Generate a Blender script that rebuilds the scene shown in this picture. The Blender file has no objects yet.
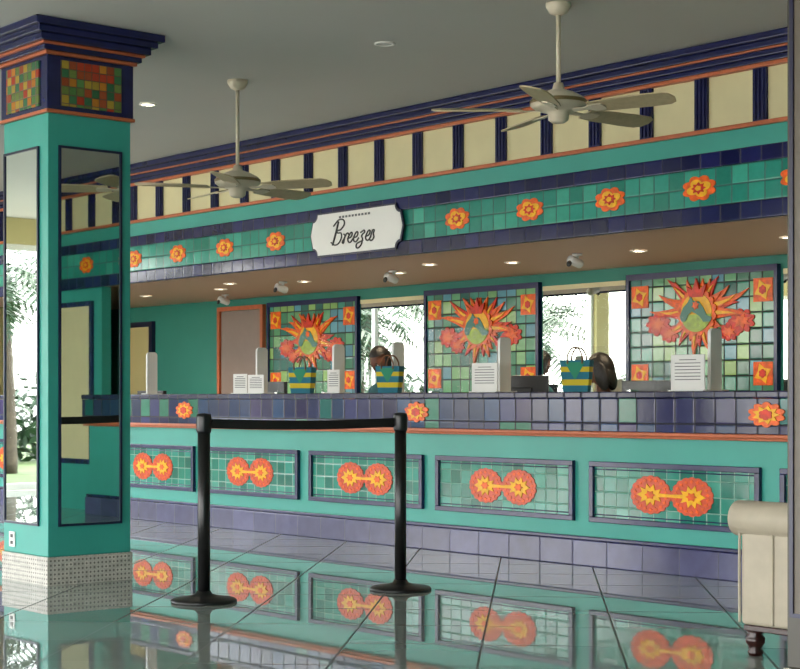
import bpy, bmesh, math, random
from mathutils import Vector, Matrix
random.seed(7)
S=bpy.context.scene
def C(h):
    h=h.lstrip('#'); o=[]
    for i in (0,2,4):
        c=int(h[i:i+2],16)/255
        o.append(c/12.92 if c<=.04045 else ((c+.055)/1.055)**2.4)
    return (*o,1)
# ---------------- materials ----------------
def mat(name,col,rough=.5,metal=0,emit=None,es=1,noise=.0,nscale=8,bump=0,coat=0,spec=.5):
    m=bpy.data.materials.new(name); m.use_nodes=True
    nt=m.node_tree; b=nt.nodes['Principled BSDF']
    col=C(col) if isinstance(col,str) else col
    b.inputs['Base Color'].default_value=col
    b.inputs['Roughness'].default_value=rough; b.inputs['Metallic'].default_value=metal
    b.inputs['Coat Weight'].default_value=coat
    b.inputs['Specular IOR Level'].default_value=spec
    if emit:
        b.inputs['Emission Color'].default_value=C(emit); b.inputs['Emission Strength'].default_value=es
    if noise>0 or bump>0:
        g=nt.nodes.new('ShaderNodeNewGeometry'); n=nt.nodes.new('ShaderNodeTexNoise'); n.inputs['Scale'].default_value=nscale
        n.inputs['Detail'].default_value=4
        nt.links.new(g.outputs['Position'],n.inputs['Vector'])
        r=nt.nodes.new('ShaderNodeValToRGB')
        r.color_ramp.elements[0].position=.3; r.color_ramp.elements[1].position=.7
        r.color_ramp.elements[0].color=tuple(c*(1-noise) for c in col[:3])+(1,)
        r.color_ramp.elements[1].color=tuple(min(1,c*(1+noise)) for c in col[:3])+(1,)
        nt.links.new(n.outputs['Fac'],r.inputs['Fac']); nt.links.new(r.outputs['Color'],b.inputs['Base Color'])
        if bump>0:
            bp=nt.nodes.new('ShaderNodeBump'); bp.inputs['Strength'].default_value=bump; bp.inputs['Distance'].default_value=.01
            nt.links.new(n.outputs['Fac'],bp.inputs['Height']); nt.links.new(bp.outputs['Normal'],b.inputs['Normal'])
    return m
def tile_mat(name,cols,size,axes='XZ',off=(0,0),grout='#223333',gw=.04,rough=.15,rot=0,bump=.4,var=.15,dots=None,coat=0,metal=0,spec=.5,cloud=.12,ior=1.5,tilt=0):
    m=bpy.data.materials.new(name); m.use_nodes=True; nt=m.node_tree; N=nt.nodes; L=nt.links; b=N['Principled BSDF']
    b.inputs['IOR'].default_value=ior
    def M(op,a,c=None,d=None):
        n=N.new('ShaderNodeMath'); n.operation=op
        for i,v in enumerate((a,c,d)):
            if v is None: continue
            if isinstance(v,(int,float)): n.inputs[i].default_value=v
            else: L.new(v,n.inputs[i])
        return n.outputs[0]
    g=N.new('ShaderNodeNewGeometry'); vec=g.outputs['Position']
    if rot:
        vr=N.new('ShaderNodeVectorRotate'); vr.rotation_type='Z_AXIS'; vr.inputs['Angle'].default_value=rot; L.new(vec,vr.inputs['Vector']); vec=vr.outputs[0]
    sp=N.new('ShaderNodeSeparateXYZ'); L.new(vec,sp.inputs[0])
    u=M('DIVIDE',M('SUBTRACT',sp.outputs['XYZ'.index(axes[0])],off[0]),size[0])
    v=M('DIVIDE',M('SUBTRACT',sp.outputs['XYZ'.index(axes[1])],off[1]),size[1])
    fu,fv=M('FLOOR',u),M('FLOOR',v); ru,rv=M('FRACT',u),M('FRACT',v)
    du=M('MINIMUM',ru,M('SUBTRACT',1,ru)); dv=M('MINIMUM',rv,M('SUBTRACT',1,rv))
    asp=size[1]/size[0]
    dd=M('MINIMUM',du,M('MULTIPLY',dv,asp))
    mask=M('GREATER_THAN',dd,gw)
    cb=N.new('ShaderNodeCombineXYZ'); L.new(fu,cb.inputs[0]); L.new(fv,cb.inputs[1])
    w=N.new('ShaderNodeTexWhiteNoise'); w.noise_dimensions='3D'; L.new(cb.outputs[0],w.inputs['Vector'])
    r=N.new('ShaderNodeValToRGB'); r.color_ramp.interpolation='CONSTANT'
    n=len(cols)
    while len(r.color_ramp.elements)<n: r.color_ramp.elements.new(.5)
    for i,c in enumerate(cols):
        r.color_ramp.elements[i].position=i/n; 
    for i,c in enumerate(cols):
        r.color_ramp.elements[i].color=C(c)
    L.new(w.outputs['Value'],r.inputs['Fac'])
    nz=N.new('ShaderNodeTexNoise'); nz.inputs['Scale'].default_value=3/ max(size); nz.inputs['Detail'].default_value=3; L.new(vec,nz.inputs['Vector'])
    hsv=N.new('ShaderNodeHueSaturation'); L.new(r.outputs['Color'],hsv.inputs['Color'])
    sc=N.new('ShaderNodeSeparateColor'); L.new(w.outputs['Color'],sc.inputs[0])
    val=M('ADD',M('MULTIPLY_ADD',sc.outputs[1],2*var,1-var),M('MULTIPLY_ADD',nz.outputs['Fac'],2*cloud,-cloud))
    L.new(val,hsv.inputs['Value'])
    col=hsv.outputs['Color']
    if dots:
        a2=M('POWER',M('SUBTRACT',ru,.5),2); b2=M('POWER',M('SUBTRACT',rv,.5),2)
        dm=M('LESS_THAN',M('SQRT',M('ADD',a2,b2)),.25)
        mx=N.new('ShaderNodeMix'); mx.data_type='RGBA'; L.new(dm,mx.inputs[0]); L.new(col,mx.inputs[6]); mx.inputs[7].default_value=C(dots); col=mx.outputs[2]
    mx=N.new('ShaderNodeMix'); mx.data_type='RGBA'; L.new(mask,mx.inputs[0]); mx.inputs[6].default_value=C(grout); L.new(col,mx.inputs[7])
    L.new(mx.outputs[2],b.inputs['Base Color'])
    L.new(M('MULTIPLY_ADD',mask,rough-.6,.6),b.inputs['Roughness'])
    b.inputs['Coat Weight'].default_value=coat; b.inputs['Metallic'].default_value=metal; b.inputs['Specular IOR Level'].default_value=spec
    if bump:
        bp=N.new('ShaderNodeBump'); bp.inputs['Strength'].default_value=bump; bp.inputs['Distance'].default_value=.004
        hh=M('MINIMUM',M('DIVIDE',dd,gw*2.2),1)
        h=M('ADD',hh,M('MULTIPLY',nz.outputs['Fac'],.25))
        if tilt:  # each hand-set tile leans a little its own way
            h=M('ADD',h,M('ADD',M('MULTIPLY',M('MULTIPLY',M('SUBTRACT',sc.outputs[0],.5),ru),tilt),M('MULTIPLY',M('MULTIPLY',M('SUBTRACT',sc.outputs[2],.5),rv),tilt)))
        L.new(h,bp.inputs['Height']); L.new(bp.outputs['Normal'],b.inputs['Normal'])
    return m
TURQ=mat('paint_turquoise','#379f92',.4,noise=.06,nscale=3)
TURQ_D=mat('paint_green_dark','#2b8475',.5,noise=.05,nscale=2)
NAVY=mat('navy_gloss','#1b1f4e',.25,noise=.15,nscale=12)
NAVYD=mat('navy_dark','#14173a',.3)
ORNG=mat('terracotta_trim','#b9623c',.4,noise=.1,nscale=20)
CREAM=mat('cream_paint','#d8cfa2',.5,noise=.04,nscale=5)
CEIL=mat('ceiling_paint','#c6c5c0',.7,noise=.02,nscale=1)
SOFF=mat('soffit_paint','#cba993',.6)
WHITE=mat('white_paint','#e8e8e4',.4)
FANW=mat('fan_enamel','#d6ccb6',.35)
BLADE=mat('fan_blade_wood','#b9aa87',.45,noise=.08,nscale=30)
BLACK=mat('black_powdercoat','#0c0c0d',.35)
BLACKR=mat('black_rubber','#08080a',.55)
MIRR=mat('mirror_glass',(.70,.76,.72,1),.015,1)
BLKP=mat('black_plastic','#101114',.35)
GREYP=mat('grey_laminate','#d6d9d8',.35)
LAMP=mat('lamp_glow','#ffffff',.4,emit='#fff0d0',es=18)
PLAST=mat('white_plastic','#dcdcdc',.3)
CHROME=mat('chrome','#c8c8c8',.15,1)
LEATH=mat('cream_upholstery','#ada491',.55,noise=.06,nscale=14,bump=.25)
MAHOG=mat('mahogany','#2a0f0a',.3)
SKIN=mat('skin_brown','#6e4230',.5); HAIR=mat('hair_black','#0a0807',.5,noise=.4,nscale=60,bump=.5)
SHIRT=mat('uniform_teal','#1f5f6a',.8); SKIRT=mat('uniform_navy','#141a30',.8); EYEW=mat('eye_white','#e0ddd8',.3); LIPS=mat('lips','#70322c',.4)
BAGT=mat('bag_teal','#0a6f86',.7); BAGY=mat('bag_yellow','#cdb91c',.7); BAGG=mat('bag_green','#1f8a6a',.7); STRAW=mat('bag_handle','#6b4526',.6)
PAPER=mat('paper','#e0e0de',.6); INK=mat('ink','#55585c',.6)
RED=mat('glaze_red','#cf2c08',.32,noise=.3,nscale=25,spec=.35); OR=mat('glaze_orange','#e85f0c',.32,noise=.28,nscale=25,spec=.35)
YEL=mat('glaze_yellow','#f0b412',.32,noise=.15,nscale=25,spec=.35); GRN=mat('glaze_green','#9ab52f',.3,noise=.3,nscale=25,spec=.35); SLATE=mat('glaze_slate','#3f7a6b',.3,spec=.35)
SALM=mat('glaze_orange_red','#d04a22',.3,noise=.2,nscale=25,spec=.4)
GLASS=mat('acrylic_clear','#cfe2dc',.03); GLASS.node_tree.nodes['Principled BSDF'].inputs['Alpha'].default_value=.035
PANT=tile_mat('panel_tiles',['#22796a','#2a8877','#329182','#206f61','#419a87'],(.105,.0975),off=(-6.0,.29),grout='#79a596',gw=.032,rough=.12,tilt=1.2,var=.1)
BANDT=tile_mat('band_tiles',['#2b8b7c','#339686','#298273','#3fa18d'],(.1245,.1175),off=(-6.64,2.28),grout='#1e5f58',gw=.04,rough=.12,tilt=.8,var=.09)
ARTT=tile_mat('art_tiles',['#4b8a68','#5fa074','#3f7a60','#7cb07a','#479482','#367068','#5793a4','#8fb86e'],(.122,.122),off=(-8.43,.9),grout='#10241f',gw=.05,rough=.12,tilt=1)
LEDGE=tile_mat('ledge_tiles',['#262a52','#2f3158','#222a50','#3a3060','#243458','#1c5f5c','#2c2850','#363a68','#20406a','#367c66'],(.155,.165),off=(-5.99,.93),grout='#0f1026',gw=.035,rough=.12,var=.22,tilt=1.0,spec=.4)
LEDGE2=tile_mat('ledge_trim_tiles',['#1e2042','#25284c','#222446'],(.155,.2),off=(-5.99,.98),grout='#12132a',gw=.035,rough=.18,spec=.4)
PLINT=tile_mat('plinth_tiles',['#42436a','#484870','#3f3f64'],(.3,.3),off=(-6,-.1),grout='#343452',gw=.012,rough=.2,cloud=.3)
NAVT=tile_mat('navy_tiles',['#1a1e50','#1f245a','#161b46'],(.155,.11),off=(-6,2.17),grout='#12153a',gw=.03,rough=.12)
MOSX=tile_mat('mosaic_x',['#a83a22','#b87524','#64783a','#356a44','#aa8f34','#9a4828','#4f7a40'],(.05,.05),axes='YZ',grout='#54402c',gw=.05,rough=.25)
MOSY=tile_mat('mosaic_y',['#a83a22','#b87524','#64783a','#356a44','#aa8f34','#9a4828','#4f7a40'],(.05,.05),axes='XZ',grout='#54402c',gw=.05,rough=.25)
DOTX=tile_mat('dot_tiles_x',['#b9b6ad','#c2bfb5'],(.026,.026),axes='YZ',grout='#b0aca0',gw=.03,dots='#6a6862',rough=.3,bump=0)
DOTY=tile_mat('dot_tiles_y',['#b9b6ad','#c2bfb5'],(.026,.026),axes='XZ',grout='#b0aca0',gw=.03,dots='#6a6862',rough=.3,bump=0)
FLOORM=tile_mat('floor_tiles',['#9aa29c','#a1a9a3','#959d97'],(.6,.6),axes='XY',off=(.1,.22),grout='#2e3330',gw=.008,rough=.015,rot=math.radians(45),bump=.03,var=.03,cloud=.03,spec=.5,ior=2.1)
WOODD=mat('door_taupe','#8a7a72',.5,noise=.05,nscale=6)
YWALL=mat('yellow_wall','#bdb078',.6)
GRASS=mat('grass','#48592c',.9,noise=.3,nscale=2); PAVE=mat('paving','#a9a292',.8)
FROND=mat('palm_leaf','#1c3a1b',.6,noise=.4,nscale=3); TRUNK=mat('palm_trunk','#4b4135',.9,noise=.3,nscale=9)
# ---------------- geometry helpers ----------------
def link(o,parent=None):
    S.collection.objects.link(o)
    if parent:
        o.parent=parent; o.matrix_parent_inverse=Matrix.Translation(-parent.location)
    return o
def empty(name,loc=(0,0,0)):
    e=bpy.data.objects.new(name,None); e.location=loc; e.empty_display_size=.1; S.collection.objects.link(e); return e
def from_bm(name,bm,m,parent=None,smooth=False):
    me=bpy.data.meshes.new(name); bmesh.ops.recalc_face_normals(bm,faces=bm.faces[:]); bm.to_mesh(me); bm.free()
    for x in (m if isinstance(m,list) else [m]): me.materials.append(x)
    if smooth:
        for p in me.polygons: p.use_smooth=True
    return link(bpy.data.objects.new(name,me),parent)
def addbox(bm,x0,x1,y0,y1,z0,z1,mi=0,bev=0):
    r=bmesh.ops.create_cube(bm,size=1)
    vs=r['verts']
    for v in vs:
        v.co=Vector(((x0+x1)/2+v.co.x*(x1-x0),(y0+y1)/2+v.co.y*(y1-y0),(z0+z1)/2+v.co.z*(z1-z0)))
    fs={f for v in vs for f in v.link_faces}
    for f in fs: f.material_index=mi
    if bev:
        es={e for v in vs for e in v.link_edges}
        rr=bmesh.ops.bevel(bm,geom=list(es),offset=bev,segments=2,profile=.6,affect='EDGES')
        for f in rr['faces']: f.material_index=mi
def box(name,m,x0,x1,y0,y1,z0,z1,parent=None,bev=0):
    bm=bmesh.new(); addbox(bm,x0,x1,y0,y1,z0,z1,0,bev); return from_bm(name,bm,m,parent)
def boxes(name,m,lst,parent=None,bev=0):
    bm=bmesh.new()
    for b in lst: addbox(bm,*b[:6],mi=(b[6] if len(b)>6 else 0),bev=bev)
    return from_bm(name,bm,m,parent)
def prism(bm,pts,y0,y1,mi=0):
    """pts (x,z) outline; extruded between y0 (front) and y1"""
    a=[bm.verts.new((p[0],y0,p[1])) for p in pts]; b=[bm.verts.new((p[0],y1,p[1])) for p in pts]
    fs=[bm.faces.new(a),bm.faces.new(b[::-1])]
    n=len(pts)
    for i in range(n): fs.append(bm.faces.new((a[i],b[i],b[(i+1)%n],a[(i+1)%n])))
    for f in fs: f.material_index=mi
    return a+b
def ball(bm,fn,mi=0,u=16,vv=12):
    r=bmesh.ops.create_uvsphere(bm,u_segments=u,v_segments=vv,radius=1)['verts']
    for f in {f for v in r for f in v.link_faces}: f.material_index=mi; f.smooth=True
    for v in r: v.co=Vector(fn(v.co.copy()))
    return r
def lathe_bm(bm,prof,loc=(0,0,0),seg=32,mi=0,rot=None):
    rings=[]
    for r,z in prof:
        if r<1e-5: 
            v=[bm.verts.new((0,0,z))]
        else: v=[bm.verts.new((r*math.cos(2*math.pi*i/seg),r*math.sin(2*math.pi*i/seg),z)) for i in range(seg)]
        rings.append(v)
    for a,b in zip(rings,rings[1:]):
        for i in range(seg):
            j=(i+1)%seg
            if len(a)==1 and len(b)==1: continue
            if len(a)==1: f=bm.faces.new((a[0],b[j],b[i]))
            elif len(b)==1: f=bm.faces.new((a[i],a[j],b[0]))
            else: f=bm.faces.new((a[i],a[j],b[j],b[i]))
            f.material_index=mi; f.smooth=True
    M4=Matrix.Translation(loc) @ (rot if rot else Matrix.Identity(4))
    out=[]
    for rg in rings:
        for v in rg: v.co=M4@v.co; out.append(v)
    return out
def lathe(name,prof,loc,m,parent=None,seg=32,rot=None):
    bm=bmesh.new(); lathe_bm(bm,prof,loc,seg,0,rot)
    return from_bm(name,bm,m,parent,False)
def tube(name,pts,r,m,parent=None,cyc=False,kind='SMOOTH'):
    cu=bpy.data.curves.new(name,'CURVE'); cu.dimensions='3D'; cu.bevel_depth=r; cu.bevel_resolution=3; cu.resolution_u=8
    sp=cu.splines.new('BEZIER'); sp.bezier_points.add(len(pts)-1)
    for bp,p in zip(sp.bezier_points,pts):
        bp.co=p; bp.handle_left_type=bp.handle_right_type='AUTO' if kind=='SMOOTH' else 'VECTOR'
    sp.use_cyclic_u=cyc; cu.use_fill_caps=True; cu.materials.append(m)
    return link(bpy.data.objects.new(name,cu),parent)
def star(cx,cz,rx,rz,n,inner=.6,phase=0,jit=0,rnd=None):
    p=[]
    for i in range(2*n):
        a=phase+math.pi*i/n; k=1 if i%2==0 else inner
        if jit and rnd: k*=1+rnd.uniform(-jit,jit)
        p.append((cx+rx*k*math.cos(a),cz+rz*k*math.sin(a)))
    return p
def scallop(cx,cz,rx,rz,n,d=.1,steps=6,phase=0):
    p=[]
    for i in range(n*steps):
        a=2*math.pi*i/(n*steps); k=1-d+d*abs(math.sin(n*(a)/2+phase))*1.0
        p.append((cx+rx*k*math.cos(a),cz+rz*k*math.sin(a)))
    return p
TOP=3.26
# ---------------- room shell ----------------
box('floor',FLOORM,-18,4.2,-13,2.6,-.1,0)
box('ceiling',CEIL,-18.2,4.2,-13.2,2.8,TOP,TOP+.1)
box('wall_back',TURQ_D,-18.2,4.2,2.45,2.6,0,TOP)
box('wall_right',TURQ,4.0,4.2,-13,2.45,0,TOP)
def window_wall(name,axis,c,a0,a1,n,solid=()):
    L=[]; step=(a1-a0)/n
    def add(p0,p1,z0,z1,t=.1,mi=0):
        if axis=='X': L.append((c-t,c+t,p0,p1,z0,z1,mi))
        else: L.append((p0,p1,c-t,c+t,z0,z1,mi))
    add(a0,a1,2.95,TOP)
    for i in range(n+1):
        p=a0+i*step; add(max(a0,p-.15),min(a1,p+.15),0,2.95)
    for k in solid: add(a0+k*step+.15,a0+(k+1)*step-.15,0,2.95,.09)
    boxes(name,YWALL,L)
    for i in range(n):
        if i in solid: continue
        p0=a0+i*step+.15;p1=a0+(i+1)*step-.15; L=[]
        add(p0,p1,0,.08,.04); add(p0,p1,2.88,2.95,.04)
        for q in (p0,(p0+p1)/2-.03,p1-.06): add(q,q+.06,.08,2.88,.035)
        boxes('window_%d'%(i+1+(10 if axis=='Y' else 0)),WHITE,L)
window_wall('wall_left','X',-18.1,-13,2.45,5,solid=(4,))
window_wall('wall_front','Y',-13.1,-18,4,6,solid=())
# ---------------- bulkhead above counter ----------------
BY=.255
bk=empty('bulkhead',( -8,BY,2.7)); X0,X1=-17.9,3.99
box('fascia_plate',TURQ,X0,X1,BY,BY+.1,2.19,TOP-.005,bk)
box('navy_tile_lower',NAVT,X0,X1,BY-.03,BY-.001,2.17,2.28,bk,bev=.006)
box('tile_band',BANDT,X0,X1,BY-.012,BY-.0005,2.282,2.513,bk)
box('navy_tile_upper',NAVT,X0,X1,BY-.03,BY-.001,2.515,2.61,bk,bev=.006)
boxes('orange_mouldings',ORNG,[(X0,X1,BY-.035,BY-.001,2.73,2.757),(X0,X1,BY-.05,BY-.001,3.075,3.1),(X0,X1,BY-.088,BY-.001,3.165,3.178)],bk,bev=.005)
box('cream_frieze',CREAM,X0,X1,BY-.008,BY-.0005,2.757,3.075,bk)
L=[]
x=-6.17+.45*22
while x>X0+.1:
    if x<X1-.1:
        L.append((x-.05,x+.05,BY-.03,BY-.009,2.757,3.075))
        for dx in (-.03,0,.03): L.append((x+dx-.008,x+dx+.008,BY-.04,BY-.03,2.765,3.07))
    x-=.45
boxes('navy_pilasters',NAVY,L,bk)
boxes('navy_cornice',NAVY,[(X0,X1,BY-.06,BY-.001,3.1,3.13),(X0,X1,BY-.08,BY-.001,3.13,3.165),(X0,X1,BY-.10,BY-.001,3.178,3.215),(X0,X1,BY-.14,BY-.001,3.215,TOP-.003)],bk,bev=.006)
bm=bmesh.new()
for i in range(-10,16):
    cx=-6.643-.7475*i
    if cx<X0+.3 or cx>X1-.3 or -10.75<cx<-9.4: continue
    cz=2.397
    prism(bm,scallop(cx,cz,.138,.082,8,.2),BY-.017,BY-.011,0)
    prism(bm,scallop(cx,cz,.10,.058,4,.35,8,.785),BY-.021,BY-.0165,1)
    prism(bm,star(cx,cz,.06,.038,8,.65),BY-.025,BY-.0205,2)
    prism(bm,scallop(cx,cz,.025,.017,5,.2),BY-.028,BY-.0245,1)
from_bm('flower_tiles',bm,[OR,YEL,RED],bk)
box('ceiling_soffit',SOFF,X0,X1,BY+.1,2.449,2.18,2.24)
# sign
SX,SZ=-10.03,2.395
sg=empty('hanging_sign',(SX,BY-.05,SZ))
def rim(w,h,r):
    seq=[]
    def A(cx,cz,a0,a1):
        for k in range(8):
            a=math.radians(a0+(a1-a0)*k/7); seq.append((SX+cx+r*math.cos(a),SZ+cz+r*math.sin(a)))
    A(w,h,270,180); A(-w,h,360,270); seq.append((SX-w-.03,SZ))
    A(-w,-h,90,0); A(w,-h,180,90); seq.append((SX+w+.03,SZ))
    return seq
bm=bmesh.new(); prism(bm,rim(.55,.175,.06),BY-.045,BY-.031,1); prism(bm,rim(.537,.162,.06),BY-.049,BY-.045,0)
from_bm('sign_board',bm,[WHITE,NAVYD],sg)
def stroke(nm,pts,r=.006):
    u=.088; P=[(SX-.27+(px+.28*pz)*u,BY-.052,SZ-.085+pz*u*.9) for px,pz in pts]
    tube(nm,P,r,BLACK,sg)
stroke('letter_b_stem',[(-.1,-.1),(.05,1.1),(.15,2.2)],.008)
stroke('letter_b_bowls',[(-.5,1.8),(.3,2.4),(1.0,2.1),(.7,1.4),(.2,1.2),(.9,.95),(.9,.25),(.3,-.1),(-.4,.2)])
stroke('letter_r',[(1.25,.9),(1.45,.75),(1.35,0),(1.5,.6),(1.8,.95),(2.0,.8)])
for i,sx in enumerate((0,.8,2.5)):
    stroke('letter_e_%d'%i,[(1.95+sx,.4),(2.45+sx,.6),(2.4+sx,.95),(2.1+sx,.75),(2.05+sx,.2),(2.35+sx,0),(2.75+sx,.35)])
stroke('letter_z',[(3.65,.85),(4.2,.95),(3.9,.5),(4.1,.2),(3.8,-.6),(3.4,-.5),(4.2,0.1)])
stroke('letter_s',[(5.15,.25),(5.5,.95),(5.5,.6),(5.65,.25),(5.35,-.05),(5.05,.1)])
boxes('sign_caption',INK,[(SX-.2+i*.04,SX-.2+i*.04+.025,BY-.051,BY-.0485,SZ+.115,SZ+.132) for i in range(10)],sg)
# ---------------- counter ----------------
ct=empty('reception_counter',(-8,.3,0)); CX0,CX1=-17.5,-3.3
box('body',TURQ,CX0,CX1,.05,.5,.005,.84,ct)
box('plinth',PLINT,CX0,CX1,0,.05,0,.165,ct,bev=.006)
box('plinth_moulding',NAVY,CX0,CX1,.012,.05,.165,.19,ct,bev=.006)
box('orange_moulding_low',ORNG,CX0,CX1,-.02,.05,.835,.85,ct,bev=.005)
box('orange_moulding',ORNG,CX0,CX1,-.045,.05,.85,.875,ct,bev=.008)
box('ledge_body',LEDGE,CX0,CX1,-.03,.55,.875,1.085,ct,bev=.004)
box('ledge_top',LEDGE2,CX0,CX1,-.04,.56,1.087,1.13,ct,bev=.008)
bm=bmesh.new(); fr=[]; tl=[]
k=-1
while True:
    xr=-6.016-1.5055*k; xl=xr-1.36
    if xl<CX0: break
    if xr<CX1-.05:
        t=.035; y0=.018
        z0,z1=.285,.68
        fr+=[(xl,xr,y0,.05,z1-t,z1),(xl,xr,y0,.05,z0,z0+t),(xl,xl+t,y0,.05,z0+t,z1-t),(xr-t,xr,y0,.05,z0+t,z1-t)]
        t2=.055
        fr+=[(xl+.042,xr-.042,.036,.049,z1-t2,z1-t2+.008),(xl+.042,xr-.042,.036,.049,z0+t2-.008,z0+t2)]
        tl.append((xl+t,xr-t,.04,.049,z0+t,z1-t))
        cx=(xl+xr)/2; cz=(z0+z1)/2
        for s in (-1,1):
            c=cx+s*.165
            prism(bm,scallop(c,cz,.168,.122,18,.06,4),.034,.041,3)
            for q in range(18):
                a=2*math.pi*(q+.5)/18
                prism(bm,star(c+.13*math.cos(a),cz+.094*math.sin(a),.018,.013,4,.6,a),.031,.0345,0)
            pts=[(-.13,0),(-.08,.022),(-.095,.055),(-.045,.04),(-.035,.082),(0,.05),(.033,.078),(.045,.034),(.1,.045),(.08,.014),(.165,.010),(.165,-.010),(.08,-.014),(.1,-.045),(.045,-.034),(.033,-.078),(0,-.05),(-.035,-.082),(-.045,-.04),(-.095,-.055),(-.08,-.022)]
            pp=[(c-s*(px if px>.16 else px*.85),cz+pz*.85) for px,pz in pts]
            if s>0: pp=pp[::-1]
            prism(bm,pp,.029,.034,1)
            prism(bm,star(c,cz,.045,.03,6,.6),.026,.0295,0)
    k+=1
boxes('panel_frames',NAVY,fr,ct,bev=.004); boxes('panel_tile_fields',PANT,tl,ct)
for cx in (-5.92,-9.02,-12.09,-15.2):
    cz=.99
    prism(bm,scallop(cx,cz,.135,.075,10,.2),-.038,-.029,0); prism(bm,star(cx,cz,.1,.055,9,.65),-.043,-.038,1); prism(bm,scallop(cx,cz,.05,.032,6,.2),-.047,-.043,2)
from_bm('flower_reliefs',bm,[OR,YEL,RED,SALM],ct)
box('end_pilaster',ORNG,CX1+.01,CX1+.13,.2,.35,0,1.13,ct)
dk=empty('staff_desk',(-9,.8,.7)); box('desk_top',GREYP,CX0,CX1,.565,1.0,.72,.75,dk,bev=.004)
boxes('desk_supports',GREYP,[(x,x+.04,.58,.98,.0,.72) for x in (-17.4,-15.6,-14,-12.5,-11.6,-9.6,-7.2,-5.2,-3.4)],dk)
for i,x in enumerate((-6.69,-8.61,-9.80,-10.55,-11.62,-13.4)):
    e=empty('counter_divider',(x,.45,1.13))
    bm=bmesh.new(); w=.055
    out=[(-w,0),(w,0)]+[(w-.03+.03*math.cos(a),.36+.03*math.sin(a)) for a in (0,.5,1,1.57)]+[(-w+.03-.03*math.cos(a),.36+.03*math.sin(a)) for a in (1.57,1,.5,0)]
    prism(bm,out,-.012,.012)
    R=Matrix.Translation((x,.45,1.14))@Matrix.Rotation(math.pi/2,4,'Z')
    for v in bm.verts: v.co=R@v.co
    addbox(bm,x-.04,x+.04,.36,.54,1.13,1.142)
    from_bm('divider_panel',bm,GREYP,e)
for a,b in ((-7.5,-6.85),(-9.5,-8.72),(-11.5,-10.7)):
    e=empty('acrylic_screen',((a+b)/2,.5,1.13))
    box('clear_sheet',GLASS,a,b,.498,.502,1.14,1.62,e,bev=.0015)
    boxes('screen_feet',CHROME,[(a+.05,a+.09,.46,.54,1.13,1.145),(b-.09,b-.05,.46,.54,1.13,1.145)],e)
# ---------------- back wall ----------------
def art(cx,cz,seed):
    rnd=random.Random(seed)
    e=empty('sun_mosaic_panel',(cx,2.44,1.5)); w=.73
    box('tile_field',ARTT,cx-w,cx+w,2.42,2.449,.7,2.06,e)
    boxes('navy_frame',NAVY,[(cx-w-.03,cx+w+.03,2.40,2.449,2.06,2.11),(cx-w-.03,cx-w,2.40,2.449,.7,2.06),(cx+w,cx+w+.03,2.40,2.449,.7,2.06)],e)
    bm=bmesh.new(); y=2.42
    for dx,dz in ((-.62,1.92),(.62,1.92),(.62,1.28),(-.62,1.28),(.62,1.05)):
        x=cx+dx
        prism(bm,[(x-.09,dz-.09),(x+.09,dz-.09),(x+.09,dz+.09),(x-.09,dz+.09)],y-.006,y,0)
        prism(bm,star(x,dz,.085,.085,4,.55,.4),y-.010,y-.006,1)
        prism(bm,scallop(x,dz,.035,.035,6,.2),y-.013,y-.010,2)
    for s in (-1,1):
        for kx,kz,rr in ((.42,-.08,.13),(.30,-.16,.10)):
            c=cx+s*kx; zz=cz+kz
            prism(bm,scallop(c,zz,rr,rr*.75,9,.25),y-.010+.002*(kx<.35),y,2)
            prism(bm,star(c,zz,rr*.8,rr*.5,7,.5,s*.4),y-.014,y-.010,0)
    nr=24
    for q in range(nr):
        a=2*math.pi*(q+.5)/nr+rnd.uniform(-.05,.05)
        L=(.46 if q%2 else .36)*rnd.uniform(.9,1.1); 
        if math.sin(a)<-.3: L*=.7
        if abs(math.cos(a))>.8: L*=1.12
        L=min(L,.27/max(.01,math.sin(a))) if math.sin(a)>0 else L
        sw=rnd.choice((-1,1))*rnd.uniform(.04,.12)
        def ray(wd,k,y0,y1,mi):
            left=[];right=[]
            for i in range(5):
                t=i/4; r=.1+(L*k-.1)*t; aa=a+sw*math.sin(t*2.6); ww=wd*(1-t)**.8
                d=Vector((math.cos(aa),math.sin(aa))); nn=Vector((-d.y,d.x)); p=Vector((cx,cz))+d*r
                if i<4: left.append(p+nn*ww); right.append(p-nn*ww)
                else: left.append(p)
            P=left+right[::-1]
            prism(bm,[(p.x,p.y) for p in P],y0,y1,mi)
        ray(.052,1,y-.016-.0003*q,y-.004,2 if q%3==0 else 0)
        ray(.022,.78,y-.026-.0003*q,y-.018,1 if q%2 else 0)
    prism(bm,scallop(cx,cz,.20,.19,16,.12),y-.038,y-.024,0)
    prism(bm,scallop(cx,cz,.155,.155,32,.02,3),y-.042,y-.038,1)
    lo=[(cx+.15*math.cos(a),cz-.015+.14*math.sin(a)) for a in [math.pi+math.pi*k/14 for k in range(15)]]
    prism(bm,lo,y-.046,y-.042,3)
    cr=[(-.19,-.03),(-.15,.05),(-.09,.10),(-.06,.15),(-.03,.11),(.04,.10),(.09,.04),(.13,-.03),(.19,-.05),(.17,-.09),(.09,-.09),(.05,-.04),(.0,-.01),(-.05,.01),(-.09,-.02),(-.12,-.08),(-.17,-.08)]
    prism(bm,[(cx+a*.85,cz+b*.85) for a,b in cr][::-1],y-.050,y-.046,4)
    prism(bm,star(cx+.0,cz+.055,.04,.04,6,.6,.3),y-.053,y-.050,0)
    prism(bm,[(cx-.07,cz+.12),(cx+.07,cz+.12),(cx+.1,cz+.22),(cx+.03,cz+.18),(cx,cz+.27),(cx-.04,cz+.18),(cx-.1,cz+.21)],y-.045,y-.03,2)
    from_bm('sun_relief',bm,[OR,YEL,RED,GRN,SLATE],e)
art(-8.43,1.77,3); art(-10.97,1.74,5); art(-13.5,1.70,9); art(-5.9,1.77,11)
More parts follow.
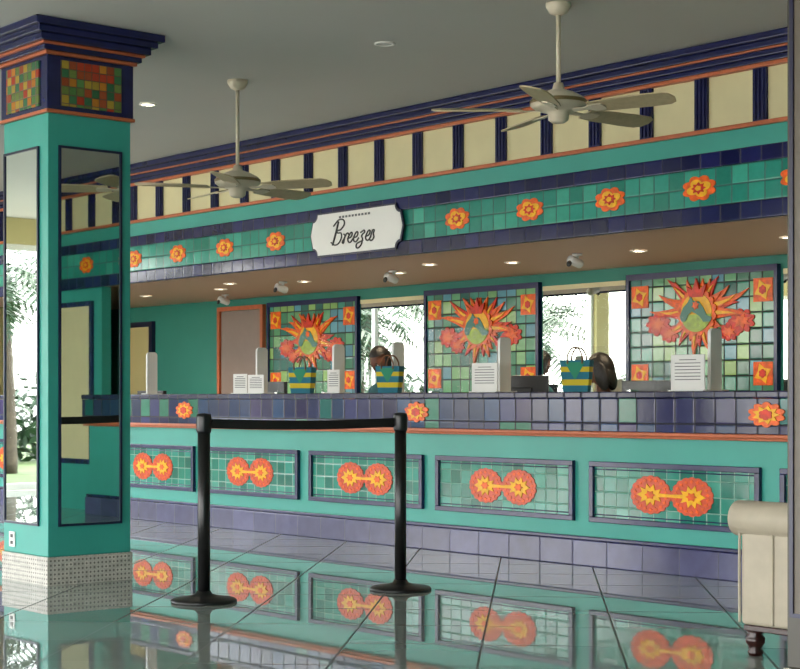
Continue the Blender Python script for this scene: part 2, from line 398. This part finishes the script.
for a,b in ((-10.19,-9.21),(-12.72,-11.75),(-7.64,-6.68)):
    e=empty('wall_mirror',((a+b)/2,2.44,1.4))
    box('mirror_plate',MIRR,a+.01,b-.01,2.43,2.449,.7,2.03,e)
    boxes('mirror_trim',CREAM,[(a+.01,b-.01,2.425,2.449,2.03,2.07)],e)
dr=empty('door_1',(-14.8,2.44,0))
boxes('door_frame',ORNG,[(-15.20,-15.155,2.40,2.449,0,2.1),(-14.385,-14.34,2.40,2.449,0,2.1),(-15.155,-14.385,2.40,2.449,2.055,2.1)],dr)
box('door_leaf',WOODD,-15.15,-14.39,2.425,2.449,0,2.05,dr)
lathe('door_knob',[(0,-.02),(.02,-.02),(.025,0),(.02,.02),(0,.02)],(-15.05,2.40,1.0),CHROME,dr,16)
dr=empty('door_2',(-16.9,2.44,0))
boxes('door_frame',NAVYD,[(-17.4,-17.34,2.40,2.449,0,2.0),(-16.62,-16.55,2.40,2.449,0,2.0),(-17.34,-16.62,2.40,2.449,1.94,2.0)],dr)
box('door_leaf',YWALL,-17.34,-16.62,2.43,2.449,0,1.94,dr)
wr=empty('wall_counter_end',(0,.3,1))
box('wall_plate',TURQ,-3.1,3.99,.3,.4,0,2.18,wr)
for a in (-2.9,-1.5,-.1,1.3,2.6):
    b=a+.9
    boxes('framed_panel',[CREAM,NAVY],[(a,b,.285,.299,.5,2.0,0),(a-.05,a,.27,.299,.45,2.05,1),(b,b+.05,.27,.299,.45,2.05,1),(a,b,.27,.299,.45,.5,1),(a,b,.27,.299,2.0,2.05,1)],wr)
    box('orange_pilaster',ORNG,b+.16,b+.26,.27,.299,0,2.17,wr)
# ---------------- columns ----------------
def column(x0,y0,mcol,shaft=None):
    w=.55; x1=x0+w; y1=y0+w
    e=empty('column',(x0+w/2,y0+w/2,0))
    box('shaft',shaft or TURQ,x0,x1,y0,y1,.165,2.74,e,bev=.006)
    bm=bmesh.new(); addbox(bm,x0-.008,x1+.008,y0-.008,y1+.008,0,.165)
    o=from_bm('base_tiles',bm,[DOTX,DOTY],e)
    for p in o.data.polygons: p.material_index=0 if abs(p.normal.x)>.5 else 1
    z0,z1=.34,2.555; f=.014
    fr=[];mi=[]
    for yy,s in ((y0,-1),(y1,1)):
        ya,yb=sorted((yy+s*.001,yy+s*.014)); yc,yd=sorted((yy+s*.001,yy+s*.007))
        a,b=x0+.02,x1-.10
        mi.append((a+f,b-f,yc,yd,z0+f,z1-f))
        fr+=[(a,a+f,ya,yb,z0,z1),(b-f,b,ya,yb,z0,z1),(a+f,b-f,ya,yb,z0,z0+f),(a+f,b-f,ya,yb,z1-f,z1)]
    for xx,s in ((x0,-1),(x1,1)):
        xa,xb=sorted((xx+s*.001,xx+s*.014)); xc,xd=sorted((xx+s*.001,xx+s*.007))
        a,b=y0+.065,y1-.065
        mi.append((xc,xd,a+f,b-f,z0+f,z1-f))
        fr+=[(xa,xb,a,a+f,z0,z1),(xa,xb,b-f,b,z0,z1),(xa,xb,a+f,b-f,z0,z0+f),(xa,xb,a+f,b-f,z1-f,z1)]
    boxes('mirror_frames',NAVYD,fr,e); boxes('mirrors',mcol,mi,e)
    boxes('cap_orange_mouldings',ORNG,[(x0-.02,x1+.02,y0-.02,y1+.02,2.74,2.76),(x0-.03,x1+.03,y0-.03,y1+.03,3.075,3.095),(x0-.065,x1+.065,y0-.065,y1+.065,3.125,3.14)],e,bev=.004)
    boxes('cap_navy_mouldings',NAVY,[(x0-.012,x1+.012,y0-.012,y1+.012,2.76,3.075),(x0-.05,x1+.05,y0-.05,y1+.05,3.095,3.125),(x0-.09,x1+.09,y0-.09,y1+.09,3.14,3.18),(x0-.12,x1+.12,y0-.12,y1+.12,3.18,3.215),(x0-.15,x1+.15,y0-.15,y1+.15,3.215,TOP-.002)],e,bev=.005)
    boxes('mosaic_x',MOSX,[(x0-.022,x0-.012,y0+.075,y1-.075,2.785,3.05),(x1+.012,x1+.022,y0+.075,y1-.075,2.785,3.05)],e)
    boxes('mosaic_y',MOSY,[(x0+.075,x1-.075,y0-.022,y0-.012,2.785,3.05),(x0+.075,x1-.075,y1+.012,y1+.022,2.785,3.05)],e)
    return e
column(-9.14,-3.225,MIRR)
BRN=mat('painted_mirror_reflection','#5a5247',.4); BRND=mat('dark_olive','#3a372e',.4)  # flat brown stands in for the second column's dull mirror reflection
column(-3.417,-3.225,BRN,BRND)
o=empty('wall_outlet',(-8.9,-3.24,.25)); box('outlet_plate',WHITE,-9.06,-8.99,-3.232,-3.226,.2,.29,o); boxes('outlet_sockets',BLKP,[(-9.04,-9.01,-3.234,-3.232,.215,.235),(-9.04,-9.01,-3.234,-3.232,.255,.275)],o)
# ---------------- stanchions ----------------
P1=Vector((-7.37,-2.96,0)); P2=Vector((-7.12,-1.80,0))
for P in (P1,P2):
    e=empty('stanchion_post',P)
    lathe('base',[(0,0),(.175,0),(.175,.012),(.165,.02),(.08,.032),(.045,.045),(.036,.06),(0,.06)],P,BLACK,e,48)
    lathe('tube',[(0,.05),(.033,.05),(.033,.915),(0,.915)],P,BLACK,e,32)
    lathe('head',[(0,.9),(.036,.9),(.04,.91),(.04,.985),(.036,1.0),(.0,1.006)],P,BLKP,e,32)
d=(P2-P1).normalized(); n=Vector((-d.y,d.x,0))
bm=bmesh.new(); a=P1+d*.04; b=P2-d*.04
N=12; ring=[]
for i in range(N+1):
    p=a.lerp(b,i/N); sag=-.012*4*(i/N)*(1-i/N)
    ring.append([bm.verts.new((p+n*s*.0015)+Vector((0,0,z+sag))) for s,z in ((1,.925),(1,.975),(-1,.975),(-1,.925))])
for r1,r2 in zip(ring,ring[1:]):
    for k in range(4): bm.faces.new((r1[k],r1[(k+1)%4],r2[(k+1)%4],r2[k]))
bm.faces.new(ring[0]); bm.faces.new(ring[-1][::-1])
e=empty('barrier_belt',(P1+P2)/2+Vector((0,0,.95))); from_bm('webbing',bm,BLACKR,e)
# ---------------- ceiling fans ----------------
BRASS=mat('band_brass','#8d7a55',.35,.6)
def fan(x,y,zh,phase):
    e=empty('ceiling_fan',(x,y,TOP))
    lathe('canopy',[(0,TOP-.001),(.07,TOP-.001),(.07,TOP-.02),(.05,TOP-.055),(.02,TOP-.07),(0,TOP-.07)],(x,y,0),FANW,e)
    lathe('downrod',[(0,TOP-.06),(.013,TOP-.06),(.013,zh+.08),(0,zh+.08)],(x,y,0),FANW,e,16)
    lathe('motor_housing',[(0,zh+.12),(.025,zh+.12),(.035,zh+.085),(.09,zh+.065),(.145,zh+.035),(.155,zh+.01),(.155,zh-.005),(.13,zh-.025),(.10,zh-.035),(.06,zh-.045),(.055,zh-.085),(.035,zh-.10),(0,zh-.105)],(x,y,0),FANW,e,40)
    lathe('vent_band',[(.154,zh+.024),(.158,zh+.02),(.158,zh+.006),(.154,zh+.002)],(x,y,0),BRASS,e,40)
    bm=bmesh.new()
    for k in range(5):
        a=math.radians(phase+72*k)
        R=Matrix.Translation((x,y,zh-.03))@Matrix.Rotation(a,4,'Z')@Matrix.Rotation(math.radians(-14),4,'X')
        pts=[(.20,-.055),(.30,-.068),(.54,-.078),(.65,-.074),(.685,-.05),(.70,0),(.685,.05),(.65,.074),(.54,.078),(.30,.068),(.20,.055)]
        for v in prism(bm,pts,-.004,.004,0): v.co=R@Vector((v.co.x,v.co.z,v.co.y))
        for v in prism(bm,[(.09,-.018),(.17,-.014),(.22,-.04),(.28,-.035),(.29,0),(.28,.035),(.22,.04),(.17,.014),(.09,.018)],-.010,-.004,1): v.co=R@Vector((v.co.x,v.co.z,v.co.y))
    from_bm('blades',bm,[BLADE,FANW],e)
fan(-6.36,-1.305,2.70,14.7)
fan(-9.31,-1.40,2.56,28)
fan(-3.4,-1.35,2.65,-10)
# ---------------- lights fixtures ----------------
def downlight(x,y,z,power,r=.05,on=True):
    e=empty('recessed_downlight',(x,y,z))
    lathe('trim_ring',[(r+.015,z-.001),(r+.015,z-.008),(r,z-.010),(r-.004,z-.001)],(x,y,0),WHITE,e,24)
    lathe('lens',[(0,z-.004),(r-.002,z-.004),(r-.002,z-.001),(0,z-.001)],(x,y,0),LAMP if on else GREYP,e,24)
    if power:
        l=bpy.data.lights.new('spot','SPOT'); l.energy=power; l.color=(1,.78,.52); l.spot_size=math.radians(130); l.spot_blend=.6; l.shadow_soft_size=.05
        o=bpy.data.objects.new('lamp',l); o.location=(x,y,z-.02); link(o,e)
for x in (-4.2,-5.5,-6.8,-8.14,-9.47,-10.87,-12.23,-13.6,-15): downlight(x,1.37,2.18,55)
for x in (-10.05,-12.9): downlight(x,1.0,2.18,10)
downlight(-10.48,-1.39,TOP,10); downlight(-7.76,-1.38,TOP,0,on=False); downlight(-14,-1.39,TOP,10)
for x,y in ((-8.6,1.2),(-10.75,1.2),(-12.4,1.25),(-14.3,1.9)):
    e=empty('security_camera',(x,y,2.18))
    lathe('mount',[(0,2.18),(.04,2.18),(.04,2.165),(.012,2.16),(.012,2.13),(0,2.13)],(x,y,0),PLAST,e,20)
    R=Matrix.Rotation(math.radians(75),4,'X')
    lathe('camera_body',[(0,-.06),(.03,-.06),(.034,-.05),(.034,.06),(0,.065)],(x,y-.02,2.115),PLAST,e,20,R)
    lathe('camera_lens',[(0,-.0),(.024,-.0),(.024,.008),(0,.012)],(x,y-.083,2.098),BLKP,e,20,R)
# ---------------- counter items ----------------
def bag(x,y,ang,s=1.0):
    e=empty('gift_bag',(x,y,1.13)); bm=bmesh.new()
    lv=[(0,.085,.04),(.045,.09,.043),(.085,.094,.046),(.135,.098,.049),(.17,.10,.05),(.215,.105,.052)]
    cols=[0,1,0,1,0]
    rings=[]
    for z,a,b in lv:
        pts=[(-a,-b),(a,-b),(a*1.03,0),(a,b),(-a,b),(-a*1.03,0)]
        rings.append([bm.verts.new((px,py,z)) for px,py in pts])
    for i,(r1,r2) in enumerate(zip(rings,rings[1:])):
        for k in range(6):
            f=bm.faces.new((r1[k],r1[(k+1)%6],r2[(k+1)%6],r2[k])); f.material_index=cols[i]
    bm.faces.new(rings[0][::-1])
    inn=[bm.verts.new((v.co.x*.96,v.co.y*.94,.19)) for v in rings[-1]]; f=bm.faces.new(inn); f.material_index=2
    for k in range(6):
        f=bm.faces.new((rings[-1][k],rings[-1][(k+1)%6],inn[(k+1)%6],inn[k])); f.material_index=0
    for sgn in (-1,1):
        t=[bm.verts.new((px,0,pz)) for px,pz in ((-.07,.20),(.07,.20),(0,.08))]
        for v in t: v.co.y=sgn*(.0425+ v.co.z*.065)
        f=bm.faces.new(t); f.material_index=2
    R=Matrix.Translation((x,y,1.13))@Matrix.Rotation(ang,4,'Z')@Matrix.Scale(s,4)
    for v in bm.verts: v.co=R@v.co
    from_bm('bag_body',bm,[BAGT,BAGY,BAGG],e)
    for sgn in (-1,1):
        P=[R@Vector(p) for p in ((-.05,sgn*.053,.19),(-.048,sgn*.055,.25),(0,sgn*.045,.30),(.048,sgn*.055,.25),(.05,sgn*.053,.19))]
        tube('handle',P,.006,STRAW,e)
bag(-7.70,.25,.5,1.0); bag(-9.60,.2,.45,.95); bag(-10.81,.28,.5,1.0)
def sheet(x,y,w,h,ang=0,lines=7):
    e=empty('counter_notice',(x,y,1.13)); bm=bmesh.new()
    addbox(bm,-w/2,w/2,-.003,.003,0.008,h,0); addbox(bm,-w/2-.005,w/2+.005,-.03,.04,0,.008,1)
    for i in range(lines):
        z=h*.85-i*h*.09; ww=w*(.38 if i else .25)
        addbox(bm,-ww,ww,-.0045,-.003,z,z+.005,2)
    R=Matrix.Translation((x,y,1.13))@Matrix.Rotation(ang,4,'Z')
    for v in bm.verts: v.co=R@v.co
    from_bm('acrylic_stand',bm,[PAPER,GREYP,INK],e)
sheet(-6.70,.2,.25,.23,.1); sheet(-8.55,.2,.24,.21,.1); sheet(-11.35,.2,.2,.16,.1); sheet(-11.58,.2,.16,.17,.2); sheet(-10.42,.3,.12,.19,.3)
SCR=mat('screen','#223040',.15)
def monitor(x,y,top,ang=0):
    e=empty('computer_monitor',(x,y,.75)); bm=bmesh.new(); w=.24; h=.3
    addbox(bm,-w,w,-.02,.02,top-.75-h,top-.75,0,.006); addbox(bm,-.12,.12,-.04,-.02,top-.75-h*.8,top-.75-h*.3,0,.006)
    addbox(bm,-.03,.03,-.035,-.015,.01,top-.75-h*.5,0); addbox(bm,-.11,.11,-.1,.08,0,.012,0,.003); addbox(bm,-w+.012,w-.012,.02,.022,top-.75-h+.012,top-.762,1)
    R=Matrix.Translation((x,y,.75))@Matrix.Rotation(ang,4,'Z')
    for v in bm.verts: v.co=R@v.co
    from_bm('monitor_body',bm,[BLKP,SCR],e)
monitor(-7.5,.76,1.21); monitor(-8.85,.82,1.26,.5); monitor(-11.9,.76,1.24,-.1); monitor(-13.9,.76,1.17)
# ---------------- people ----------------
def office_stool(x,y,sz):
    e=empty('office_stool',(x,y,0))
    lathe('seat',[(0,sz-.07),(.19,sz-.07),(.215,sz-.05),(.215,sz-.02),(.19,sz),(0,sz+.002)],(x,y,0),BLACKR,e,32)
    lathe('gas_lift',[(0,.08),(.03,.08),(.03,.3),(.02,.3),(.02,sz-.07),(0,sz-.07)],(x,y,0),CHROME,e,20)
    bm=bmesh.new()
    for k in range(5):
        a=2*math.pi*k/5; Rk=Matrix.Translation((x,y,0))@Matrix.Rotation(a,4,'Z')
        old=set(bm.verts); addbox(bm,0,.28,-.025,.025,.055,.085); lathe_bm(bm,[(0,0),(.028,0),(.028,.05),(0,.05)],(.27,0,0),14)
        for v in bm.verts:
            if v not in old: v.co=Rk@v.co
    from_bm('star_base',bm,BLKP,e)
    tube('foot_ring',[(x+.2*math.cos(a),y+.2*math.sin(a),.2) for a in [k*math.pi/4 for k in range(8)]],.012,CHROME,e,True)
    boxes('ring_spokes',CHROME,[(x-.2,x+.2,y-.01,y+.01,.195,.205),(x-.01,x+.01,y-.2,y+.2,.195,.205)],e)
    box('backrest',BLACKR,x-.18,x+.18,y+.24,y+.28,sz+.12,sz+.4,e,bev=.015)
    box('back_strut',BLKP,x-.025,x+.025,y+.18,y+.26,sz-.06,sz+.2,e)
def person(x,y,hz,lean=0.0,long=True,yaw=0):
    e=empty('receptionist',(x,y,hz-.75)); sz=hz-.77
    V=[];E=[];Rr=[]
    def v(px,py,pz,r,par=None):
        V.append((x+px,y+py,pz)); Rr.append(r if isinstance(r,tuple) else (r,r))
        if par is not None: E.append((par,len(V)-1))
        return len(V)-1
    pel=v(0,0.02,sz+.12,(.15,.11)); 
    ab=v(0,-.0,sz+.25,(.125,.095),pel); ch=v(0,-.03,sz+.42,(.14,.105),ab); up=v(0,-.04,sz+.53,(.10,.075),ch); nk=v(0,-.05,sz+.60,.05,up); nk2=v(0,-.075,sz+.69,.047,nk)
    for s in (-1,1):
        hp=v(s*.09,-.03,sz+.10,.085,pel); kn=v(s*.11,-.38,sz+.06,.055,hp); an=v(s*.11,-.33,.27,.038,kn); to=v(s*.12,-.38,.245,.032,an); v(s*.12,-.45,.24,.022,to)
        hh=sz+.165
        sh=v(s*.165,-.035,sz+.51,.055,up); el=v(s*.21,-.04,sz+.26,.04,sh); wr=v(s*.13,-.20,hh+.03,.026,el); pm=v(s*.115,-.245,hh,.03,wr); pk=v(s*.11,-.275,hh-.005,.028,pm)
        for q in range(4):
            L=(.07,.08,.075,.058)[q]; dx=(-.027+.018*q)*s*-1
            k1=v(s*.11-dx,-.30,hh-.008,.0095,pk); k2=v(s*.11-dx*1.15,-.30-L*.45,hh-.012,.0088,k1); v(s*.11-dx*1.2,-.30-L*.85,hh-.03,.0075,k2)
        t1=v(s*.08,-.26,hh-.005,.011,pm); v(s*.055,-.295,hh-.015,.009,t1)
    me=bpy.data.meshes.new('body_src'); me.from_pydata(V,E,[]); ob=bpy.data.objects.new('body_src',me); S.collection.objects.link(ob)
    ob.modifiers.new('s','SKIN'); 
    sk=me.skin_vertices[0].data
    for i,r in enumerate(Rr): sk[i].radius=r; 
    sk[0].use_root=True
    m=ob.modifiers.new('u','SUBSURF'); m.levels=2; m.render_levels=2
    dg=bpy.context.evaluated_depsgraph_get(); m2=bpy.data.meshes.new_from_object(ob.evaluated_get(dg)); bpy.data.objects.remove(ob)
    m2.materials.clear()
    for q in (SHIRT,SKIN,SKIRT): m2.materials.append(q)
    for p in m2.polygons:
        p.use_smooth=True; c=p.center
        if c.z>sz+.60: p.material_index=1
        elif c.y<y-.12 and c.z>sz+.135: p.material_index=1
        elif c.z<sz+.17: p.material_index=2 if c.z>.25 else 1
    link(bpy.data.objects.new('body',m2),e)
    bm=bmesh.new()
    def face(c):
        k=1-.28*(-c.z)**1.3 if c.z<0 else 1
        f=Vector((c.x*.077*k, c.y*.098*(k if c.y>0 else 1-.12*max(0,-c.z)), c.z*.118))
        if c.y<0:
            if abs(c.x)<.16 and -.35<c.z<.15: f.y-= .024*(1-abs(c.x)/.16)*(1-abs((c.z+.18))/.34)
            if .08<c.z<.3 and abs(c.x)>.15: f.y-=.004
            if abs(abs(c.x)-.38)<.17 and abs(c.z-.02)<.1: f.y+=.007
            if c.z<-.75: f.y-=.006
        return f
    ball(bm,face,0,40,30)
    for s in (-1,1):
        ball(bm,lambda c:(s*.078+c.x*.008,.008+c.y*.018,-.005+c.z*.03),0)
        ball(bm,lambda c:(s*.03+c.x*.014,-.081+c.y*.008,.004+c.z*.007),1)
        ball(bm,lambda c:(s*.03+c.x*.006,-.088+c.y*.003,.003+c.z*.006),2)
        ball(bm,lambda c:(s*.03+c.x*.018,-.089+c.y*.005,.025+c.z*.003),2)
        if long: ball(bm,lambda c:(s*.074+c.x*.026,.03+c.y*.06,-.05+c.z*.115),2)
    if long: ball(bm,lambda c:(c.x*.07,.075+c.y*.035,-.05+c.z*.11),2)
    ball(bm,lambda c:(c.x*.024,-.083+c.y*.01,-.060+c.z*.009),3)
    if not long: ball(bm,lambda c:Vector((0,.11,.05))+c*.05*(1+.08*math.sin(c.x*10)*math.cos(c.z*9)),2)
    hv=ball(bm,lambda c:(c.x*.092,.012+c.y*.108,.018+c.z*.122),2,40,30)
    dl=[w for w in hv if w.co.y<-.015 and w.co.z<.018+.122*.45]
    bmesh.ops.delete(bm,geom=dl,context='VERTS')
    R=Matrix.Translation((x,y-.09,hz))@Matrix.Rotation(yaw,4,'Z')@Matrix.Rotation(math.radians(15)+lean,4,'X')
    for w in bm.verts: w.co=R@w.co
    from_bm('head',bm,[SKIN,EYEW,HAIR,LIPS],e)
    office_stool(x,y+.03,sz+.0)
person(-11.20,1.52,1.42,.25,True,.15); person(-8.58,1.52,1.30,.05,True,-1.25)
# ---------------- armchair ----------------
ac=empty('armchair',(-4.02,-1.92,0)); ax,ay=-4.40,-2.29
def soft(name,x0,x1,y0,y1,z0,z1,bev):
    bm=bmesh.new(); addbox(bm,x0,x1,y0,y1,z0,z1,0); bmesh.ops.bevel(bm,geom=bm.edges[:],offset=bev,segments=4,profile=.5,affect='EDGES')
    for f in bm.faces: f.smooth=True
    return from_bm(name,bm,LEATH,ac)
soft('back',ax+.03,ax+.72,ay+.03,ay+.17,.13,.60,.02)
soft('arm_left',ax+.03,ax+.16,ay+.1,ay+.72,.13,.53,.02); soft('arm_right',ax+.59,ax+.72,ay+.1,ay+.72,.13,.53,.02)
soft('seat_base',ax+.15,ax+.6,ay+.16,ay+.7,.13,.32,.02); soft('seat_cushion',ax+.16,ax+.59,ay+.17,ay+.73,.32,.45,.04)
RY=Matrix.Rotation(math.pi/2,4,'Y'); RX=Matrix.Rotation(-math.pi/2,4,'X')
def roll(nm,L,loc,rot,r): 
    lathe(nm,[(0,0),(r*.8,0),(r,.012),(r,L-.012),(r*.8,L),(0,L)],loc,LEATH,ac,28,rot)
roll('back_roll',.79,(ax-.02,ay+.07,.575),RY,.075)
roll('arm_roll_left',.66,(ax+.07,ay+.1,.50),RX,.07); roll('arm_roll_right',.66,(ax+.68,ay+.1,.50),RX,.07)
for px in (ax+.03,ax+.20,ax+.375,ax+.55,ax+.72): tube('piping',[(px,ay+.028,.14),(px,ay+.026,.35),(px,ay+.028,.55)],.006,LEATH,ac)
boxes('base_rail',MAHOG,[(ax+.04,ax+.71,ay+.04,ay+.7,.105,.13)],ac,bev=.004)
for px in (ax+.075,ax+.66):
    for py in (ay+.075,ay+.66):
        lathe('foot',[(0,0),(.026,0),(.034,.015),(.024,.03),(.040,.055),(.042,.075),(.028,.09),(.04,.105),(0,.107)],(px,py,0),MAHOG,ac,20)
# ---------------- exterior ----------------
box('ground',PAVE,-60,40,-60,20,-.3,-.12)
box('lawn',GRASS,-45,-21,-30,10,-.12,-.08)
def palm(x,y,h,seed):
    rnd=random.Random(seed); e=empty('palm_tree',(x,y,-.08))
    z0=-.078 if x<-21 else -.118
    bx=rnd.uniform(-.4,.4)
    bm=bmesh.new(); lathe_bm(bm,[(0,0)]+[(.17-.07*(k/16)+(.012 if k%2 else 0),h*k/16) for k in range(17)]+[(0,h)],(0,0,0),14)
    for v in bm.verts: v.co.x+=bx*(v.co.z/h)**2; v.co+=Vector((x,y,z0))
    from_bm('trunk',bm,TRUNK,e)
    bm=bmesh.new()
    for k in range(20):
        a=2*math.pi*k/20+rnd.uniform(-.15,.15); el=rnd.uniform(-.1,1.1); L=rnd.uniform(1.7,2.3)
        p=Vector((x+bx,y,h-.1)); d=Vector((math.cos(a)*math.cos(el),math.sin(a)*math.cos(el),math.sin(el)))
        side=Vector((-math.sin(a),math.cos(a),0)); n=18
        for i in range(n):
            q=p+d*(L/n); d=(d+Vector((0,0,-.11))).normalized()
            ll=.55*math.sin(math.pi*(i+1.5)/(n+2))
            for s in (-1,1):
                tip=q+side*s*ll+d*.22+Vector((0,0,-.25*ll))
                bm.faces.new([bm.verts.new(t) for t in (p,p+d*.07,tip)])
            bm.faces.new([bm.verts.new(t) for t in (p-side*.015,p+side*.015,q)])
            p=q
    for v in bm.verts: v.co.z=max(v.co.z,.02)
    from_bm('fronds',bm,FROND,e)
for i,(x,y,h) in enumerate(((-21.5,-3.3,2.2),(-22.5,-5.9,3.0),(-21.8,-8.6,2.3),(-24,-10.8,3.2),(-25,-4.6,3.4),(-25,-7.4,2.6),(-22.2,-.8,2.5),(-12,-17,3.2),(-6,-18,3.6))): palm(x,y,h,i)
he=empty('shrub_row',(-28.5,-7,-.08)); bm=bmesh.new(); rnd=random.Random(2)
for i in range(34):
    cy=-18+i*.7; cxx=-28.5+rnd.uniform(-.5,.5); R0=rnd.uniform(.7,1.1); cz=R0*.7
    for k in range(170):
        a=rnd.uniform(0,6.283); z=rnd.uniform(-.8,1); rr=math.sqrt(max(0,1-z*z)); nn=Vector((rr*math.cos(a),rr*math.sin(a),z)); p=Vector((cxx,cy,cz))+nn*R0*rnd.uniform(.75,1.05)
        t=nn.orthogonal().normalized(); t.rotate(Matrix.Rotation(rnd.uniform(0,6.28),3,nn)); b2=nn.cross(t)
        t=t*.16+nn*.06; b2=b2*.06
        q=[p-t,p-b2,p+t,p+b2]
        for c in q: c.z=max(c.z,-.07)
        bm.faces.new([bm.verts.new(c) for c in q])
from_bm('leaves',bm,FROND,he)
# ---------------- light ----------------
w=bpy.data.worlds.new('World'); S.world=w; w.use_nodes=True; nt=w.node_tree; bg=nt.nodes['Background']
sky=nt.nodes.new('ShaderNodeTexSky'); sky.sky_type='NISHITA'; sky.sun_disc=False; sky.sun_elevation=math.radians(55); sky.sun_rotation=math.radians(200); sky.air_density=1; sky.dust_density=4
mx=nt.nodes.new('ShaderNodeMix'); mx.data_type='RGBA'; mx.inputs[0].default_value=.5; nt.links.new(sky.outputs[0],mx.inputs[6]); mx.inputs[7].default_value=(9,9,9,1)
nt.links.new(mx.outputs[2],bg.inputs[0]); bg.inputs[1].default_value=1.75
# ---------------- camera ----------------
cd=bpy.data.cameras.new('Camera'); cam=bpy.data.objects.new('Camera',cd); S.collection.objects.link(cam)
cd.sensor_width=36; cd.lens=1650*36/800; cd.shift_y=(401-334.5)/800; cd.clip_end=200
cam.location=(0,-7.845,1.07)
fw=Vector((-.7625,.647,0)); cam.rotation_euler=fw.to_track_quat('-Z','Y').to_euler()
S.camera=cam
S.view_settings.view_transform='Standard'; S.view_settings.look='None'; S.view_settings.exposure=0
